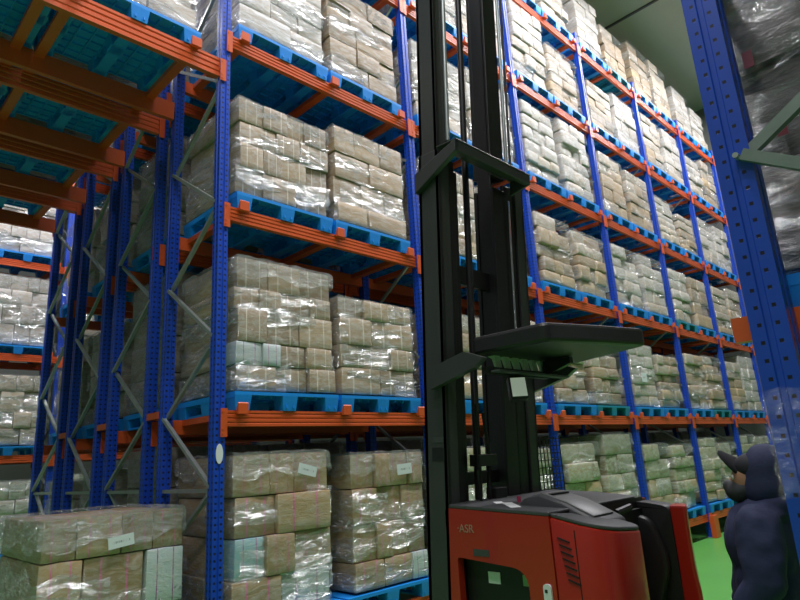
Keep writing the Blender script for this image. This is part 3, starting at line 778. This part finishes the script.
hs_.tube([(.70, -.2, .75), (.69, -.22, .5), (.68, -.22, .1), (.72, -.21, -.1), (.78, -.2, -.3), (.76, -.2, -.6)], .012, 8)
MS('hose', hs_, M['rubber'], 0, True)
MS('hose', MB().tube([(.80, -.19, .45), (.83, -.2, .2), (.80, -.21, .0), (.84, -.2, -.3), (.8, -.2, -.7)], .013, 8), M['rubber'], 0, True)
MS('valve_block', MB().box(.68, .86, -.24, -.16, .12, .19), M['black'])
MS('valve_block', MB().box(.86, .98, -.22, -.14, -.12, -.02), M['black'])
MS('warning_plate', MB().box(.447, .449, -.16, -.06, .16, .24), M['rubber'])
MS('warning_plate', MB().box(.447, .449, -.155, -.075, .27, .30), M['grey_plastic'])
# overhead guard
gp = rr_poly([(.50, -2.13), (.51, -2.64), (.90, -2.77), (1.26, -2.87), (1.50, -2.25), (1.42, -2.10)], [.03, .05, .06, .04, .05, .05])
og = sloped_slab(gp, lambda x, y: 2.255+(.03 if y > -2.3 else 0)*0, .11).obj('overhead_guard', M['guard'], tk, bevel=.02)
for k in range(6):
    x = .62+.10*k
    MB().prism([(-2.18, 2.235), (-2.20, 2.16), (-2.215, 2.16), (-2.20, 2.255), (-2.15, 2.255)], x, x+.055, 'x').obj('slat', M['lens'], og)  # pale colour stands in for the light these slats catch
MB().box(.50, 1.16, -2.235, -2.195, 2.135, 2.175).obj('guard_frame', M['black'], og)
MB().box(.52, 1.30, -2.30, -2.24, 2.14, 2.152).obj('guard_plate', M['grey_plastic'], og)
MB().prism([(-2.22, 2.25), (-2.22, 2.15), (-2.42, 2.21), (-2.42, 2.25)], 1.12, 1.16, 'x').obj('guard_frame', M['black'], og)
MB().prism([(-1.86, 2.21), (-2.14, 2.27), (-2.28, 2.215), (-2.20, 2.165), (-1.86, 2.08)], .40, .45, 'x').obj('guard_bracket', M['mast'], og)
MB().prism([(-1.86, 2.21), (-2.14, 2.27), (-2.28, 2.215), (-2.20, 2.165), (-1.86, 2.08)], 1.437, 1.48, 'x').obj('guard_bracket', M['mast'], og)
wl = MB().box(-.055, .055, -.03, .05, -.075, .075).obj('work_lamp', M['black'], tk, bevel=.012, loc=(.76, -2.25, 2.055)); wl.rotation_euler = (-.25, 0, -.75)
MB().box(-.045, .045, -.034, -.03, -.062, .055).obj('lamp_lens', M['lens_lit'], wl)
MB().bar((.80, -2.25, 2.08), (.80, -2.2, 2.17), .03, .01).obj('lamp_bracket', M['black'], tk)
# wire screen behind the mast's operator side
ws = MB()
for k in range(9): ws.bar((1.45, -2.0+.0*k, 1.36+.05*k), (1.78, -2.0, 1.36+.05*k), .006, .006)
for k in range(8): ws.bar((1.46+.045*k, -2.0, 1.36), (1.46+.045*k, -2.0, 1.78), .006, .006)
ws.obj('wire_screen', M['mesh_wire'], tk, loc=(0, .12, 0))
# forks, carriage, legs and wheels low down
for x in (.70, 1.24):
    MB().prism([(-1.60, .70), (-1.60, .12), (-.62, .10), (-.60, .115), (-1.55, .17), (-1.55, .70)], x-.05, x+.05, 'x').obj('fork', M['black'], tk)
MB().box(.62, 1.32, -1.64, -1.60, .3, .72).obj('carriage', M['black'], tk)
for x in (.50, 1.40):
    MB().box(x, x+.12, -1.86, -.80, .06, .2).obj('straddle_leg', M['black'], tk)
    MB().tube([(x+.02, -.9, .06), (x+.10, -.9, .06)], .06, 16).obj('wheel', M['rubber'], tk, smooth=True)
for x in (.55, 1.36): MB().tube([(x, -2.5, .14), (x+.12, -2.5, .14)], .14, 20).obj('wheel', M['rubber'], tk, smooth=True)
MB().box(BX0+.02, BX1-.02, -2.85, BF, .07, .2).obj('chassis', M['black'], tk)

# ------------------------------------------------------------------ person
def blob(name, parts, mat, parent, voxel=.014, smooth_it=6, fold=0):
    """one continuous surface grown around tapered limbs: list of ((p, r), (q, r)) capsules or ('e', centre, radii, euler)"""
    bm = bmesh.new()
    for p in parts:
        if p[0] == 'e':
            _, c, r, eu = p
            mx = Matrix.Translation(c) @ Euler(eu).to_matrix().to_4x4() @ Matrix.Diagonal((*r, 1))
            bmesh.ops.create_uvsphere(bm, u_segments=28, v_segments=18, radius=1, matrix=mx)
        else:
            (a, ra), (b, rb) = p; a = Vector(a); b = Vector(b); d = (b-a)
            ln = d.length; q = Vector((0, 0, 1)).rotation_difference(d.normalized()).to_matrix().to_4x4()
            bmesh.ops.create_cone(bm, cap_ends=True, segments=20, radius1=ra, radius2=rb, depth=ln, matrix=Matrix.Translation((a+b)/2) @ q)
            for c, r in ((a, ra), (b, rb)): bmesh.ops.create_uvsphere(bm, u_segments=20, v_segments=12, radius=r, matrix=Matrix.Translation(c))
    me = bpy.data.meshes.new(name); bm.to_mesh(me); bm.free()
    o = put(name, me, None)
    r = o.modifiers.new('r', 'REMESH'); r.mode = 'VOXEL'; r.voxel_size = voxel
    s = o.modifiers.new('s', 'SMOOTH'); s.iterations = smooth_it; s.factor = .5
    dg = bpy.context.evaluated_depsgraph_get(); ev = o.evaluated_get(dg)
    nm = bpy.data.meshes.new_from_object(ev); nm.name = name
    o.modifiers.clear(); o.data = nm; bpy.data.meshes.remove(me)
    for pl in nm.polygons: pl.use_smooth = True
    if fold:
        nm.update(); co = [v.co + v.normal*(noise.noise(Vector((v.co.x*9, v.co.y*9, v.co.z*5)))*fold + noise.noise(Vector((v.co.x*22+5, v.co.y*22, v.co.z*13)))*fold*.5) for v in nm.vertices]
        for v, c in zip(nm.vertices, co): v.co = c
    nm.materials.clear(); nm.materials.append(mat)
    if parent is not None: o.parent = parent
    return o

PX, PY, PR = 1.125, -3.30, math.radians(103)
HZ = 1.565      # head centre
HX = -.085
ps = blob('person', [
    ('e', (HX+.035, 0, HZ), (.098, .074, .118), (0, -.25, 0)), ('e', (HX+.055, 0, HZ-.055), (.07, .058, .07), (0, 0, 0)),
    (((HX+.125, 0, HZ+.0), .012), ((HX+.142, 0, HZ-.028), .016)),
    (((HX+.0, 0, HZ-.09), .056), ((-.04, 0, 1.40), .064)),
    ('e', (HX, .074, HZ-.005), (.018, .012, .03), (0, 0, 0)), ('e', (HX, -.074, HZ-.005), (.018, .012, .03), (0, 0, 0)),
    ('e', (-.02, 0, 1.25), (.105, .17, .20), (0, 0, 0)), ('e', (-.01, 0, 1.02), (.10, .15, .14), (0, 0, 0)), ('e', (-.01, 0, .92), (.115, .16, .12), (0, 0, 0)),
    *[x for s in (1, -1) for x in (
        (((-.02, s*.18, 1.37), .056), ((-.03, s*.235, 1.10), .045)), (((-.03, s*.235, 1.10), .042), ((.12, s*.22, .90), .030)),
        (((.0, s*.09, .88), .085), ((.015, s*.10, .50), .058)), (((.015, s*.10, .50), .054), ((-.01, s*.10, .10), .038)),
        (((-.03, s*.10, .06), .04), ((.13, s*.115, .035), .032)),
        (((.125, s*.22, .89), .028), ((.16, s*.215, .835), .030)),
        (((.15, s*.195, .84), .012), ((.19, s*.185, .80), .010)),
        *[y for q in range(4) for y in ((((.165+.004*q, s*(.20+.013*q)+0, .825), .0095), ((.188, s*(.198+.014*q), .785+.004*abs(q-1)), .009)), (((.188, s*(.198+.014*q), .785+.004*abs(q-1)), .009), ((.184, s*(.197+.013*q), .750+.006*abs(q-1)), .008)))])],
], M['skin'], None, .008, 3)
ps.location = (PX, PY, 0); ps.rotation_euler = (0, 0, PR); ps.scale = (1.12, 1.0, .945)
tag(ps, 'person in a navy hooded jacket, black cap and dark face mask beside the truck', 'person')
blob('hoodie', [
    ('e', (-.03, 0, 1.24), (.155, .215, .24), (0, 0, 0)), ('e', (-.02, 0, 1.04), (.15, .205, .22), (0, 0, 0)), ('e', (-.015, 0, .90), (.15, .20, .10), (0, 0, 0)),
    ('e', (-.05, 0, 1.385), (.12, .20, .075), (0, .1, 0)),
    *[x for s in (1, -1) for x in (
        (((-.03, s*.165, 1.365), .095), ((-.03, s*.255, 1.10), .084)), (((-.03, s*.255, 1.10), .082), ((.10, s*.235, .925), .056)))],
    ('e', (-.105, 0, 1.43), (.12, .135, .075), (0, .3, 0)),
], M['navy'], ps, .012, 8, .016)
# hood : shell around the head open to the front
hd = MB(); vs = []; fs = []; nu, nv = 30, 20
hc = Vector((HX-.005, 0, HZ+.015))
for layer in (0, 1):
    for i in range(nu):
        for j in range(nv+1):
            ph = -PI*.83 + 1.66*PI*j/nv                     # around the head, opening at the face
            th = PI*(i+.35)/(nu+.2)                         # crown to neck
            sx, sy, sz = .118, .104, .162
            d = Vector((-math.cos(ph)*math.sin(th)*sx, math.sin(ph)*math.sin(th)*sy, math.cos(th)*sz))
            if d.z < 0: d.x *= 1+.5*(-d.z/sz); d.y *= 1+.6*(-d.z/sz); d.z *= 1.12
            if d.x > 0: d.x *= .82
            d.x += -.045*max(0, d.z/sz)*(0 if d.x > 0 else .3)
            nz = noise.noise(Vector((d.x*14, d.y*14, d.z*9)))*.012
            dd = d*(1+nz*4) - (d.normalized()*.012 if layer else Vector((0, 0, 0)))
            vs.append(hc+dd)
o2 = nu*(nv+1)
for layer in (0, 1):
    for i in range(nu-1):
        for j in range(nv):
            a = layer*o2+i*(nv+1)+j; q = (a, a+1, a+nv+2, a+nv+1); fs.append(q if not layer else q[::-1])
for i in range(nu-1):
    for j in (0, nv):
        a = i*(nv+1)+j; q = (a, a+nv+1, o2+a+nv+1, o2+a); fs.append(q)
for j in range(nv): fs.append((j, j+1, o2+j+1, o2+j))
hd.add(vs, fs); hd.obj('hood', M['navy'], ps, smooth=True)
# cap with its bill turned up, mask, eyes, hair
cp = blob('cap', [('e', (HX+.025, 0, HZ+.055), (.090, .086, .082), (0, -.3, 0))], M['cap'], ps, .008, 3)
bl = MB(); vs = []; fs = []
nb_ = 14; rows = 7
for lay in (0, 1):
    for r_ in range(rows+1):
        t = r_/rows
        for k in range(nb_+1):
            a = -1.15+2.3*k/nb_; rad = .085*(1-t*.1)
            y = math.sin(a)*(.078-.012*t*t); x = .070+t*(.125*math.cos(a*.85))-(1-math.cos(a))*.07
            vs.append((x, y, HZ+.065+(.085*t*math.cos(a*.7))-.10*(1-math.cos(a))*(.5+.5*t) - lay*.006))
o3 = (rows+1)*(nb_+1)
for lay in (0, 1):
    for r_ in range(rows):
        for k in range(nb_):
            a = lay*o3+r_*(nb_+1)+k; q = (a, a+1, a+nb_+2, a+nb_+1); fs.append(q if lay else q[::-1])
edge = [k for k in range(nb_+1)] + [r_*(nb_+1)+nb_ for r_ in range(1, rows+1)] + [rows*(nb_+1)+k for k in range(nb_-1, -1, -1)] + [r_*(nb_+1) for r_ in range(rows-1, 0, -1)]
for i in range(len(edge)):
    a, b = edge[i], edge[(i+1) % len(edge)]; fs.append((a, b, b+o3, a+o3))
rm = Matrix.Translation((HX+.10, 0, HZ+.07)) @ Matrix.Rotation(-.75, 4, 'X') @ Matrix.Rotation(-.35, 4, 'Y') @ Matrix.Translation((-.10, 0, -HZ-.07))
vs = [rm @ Vector(v) for v in vs]
bl.add(vs, fs); bl.obj('cap_bill', M['cap'], cp, smooth=True)
blob('face_mask', [('e', (HX+.105, 0, HZ-.06), (.062, .064, .062), (0, 0, 0)), ('e', (HX+.145, 0, HZ-.035), (.028, .03, .036), (0, 0, 0)), ('e', (HX+.06, 0, HZ-.05), (.075, .072, .062), (0, 0, 0))], M['mask'], ps, .007, 4)
for s in (1, -1):
    MB().tube([(HX+.118, s*.032, HZ+.012), (HX+.126, s*.032, HZ+.012)], .013, 12).obj('eye', M['eye'], ps, smooth=True)
    MB().tube([(HX+.125, s*.032, HZ+.012), (HX+.128, s*.033, HZ+.012)], .006, 10).obj('pupil', M['hair'], ps)
blob('hair', [('e', (HX-.03, 0, HZ+.01), (.09, .082, .10), (0, 0, 0))], M['hair'], ps, .01, 3)
blob('trousers', [('e', (-.01, 0, .90), (.125, .17, .10), (0, 0, 0)), *[x for s in (1, -1) for x in ((((0, s*.09, .88), .098), ((.015, s*.10, .50), .074)), (((.015, s*.10, .50), .072), ((-.01, s*.10, .10), .060)))]], M['navy_trousers'], ps, .013, 5)
for s in (1, -1):
    blob('shoe', [(((-.05, s*.10, .052), .047), ((.15, s*.118, .04), .039)), ('e', (-.02, s*.10, .085), (.055, .05, .045), (0, 0, 0))], M['rubber'], ps, .009, 4)

# ------------------------------------------------------------------ lamps of the hall, plus added ones over the cross aisle
def tube_lamp(x, y, z, power, ln=1.5, wd=.35, rot=0, col=(1, .985, .94)):
    ld = bpy.data.lights.new('hall_lamp', 'AREA'); ld.shape = 'RECTANGLE'; ld.size = ln; ld.size_y = wd; ld.energy = power; ld.color = col
    o = bpy.data.objects.new('hall_lamp', ld); COL.objects.link(o); o.location = (x, y, z); o.rotation_euler = (0, 0, rot); return o
LC = (.98, .955, 1.0)
for x in (-.8, 2.8, 6.5, 10.0, 13.5): tube_lamp(x, -2.1, 11.0, 225, 2.4, .3, 0, LC)
for x in (-4.5, -1.0, 2.5): tube_lamp(x, 6.2, 10.8, 230, 2.4, .3, 0, LC)
for x in (-4.6, -2.2): tube_lamp(x, -4.4, 8.6, 90, 2.4, .3, PI/2, LC)  # unseen lower lamps, added to light the near loads from the front

w = bpy.data.worlds.new('hall_air'); scene.world = w; w.use_nodes = True
w.node_tree.nodes['Background'].inputs[0].default_value = (.86, .88, .92, 1); w.node_tree.nodes['Background'].inputs[1].default_value = .035

# ------------------------------------------------------------------ camera
cd = bpy.data.cameras.new('camera'); cam = bpy.data.objects.new('camera', cd); COL.objects.link(cam)
R_ = ((.711377, -.700377, -.058436), (.138769, .221483, -.96524), (.688975, .678541, .254748))
mx = Matrix.Identity(4)
for r in range(3):
    mx[r][0] = R_[0][r]; mx[r][1] = -R_[1][r]; mx[r][2] = -R_[2][r]
mx[0][3], mx[1][3], mx[2][3] = -2.3692, -4.3706, 1.6757
cam.matrix_world = mx
cd.sensor_width = 36; cd.sensor_fit = 'HORIZONTAL'; cd.lens = 605.14/800*36; cd.clip_start = .05; cd.clip_end = 100
scene.camera = cam
scene.view_settings.view_transform = 'Standard'; scene.view_settings.look = 'None'
scene.view_settings.exposure = 0.55; scene.view_settings.gamma = 1; scene.view_settings.use_curve_mapping = False
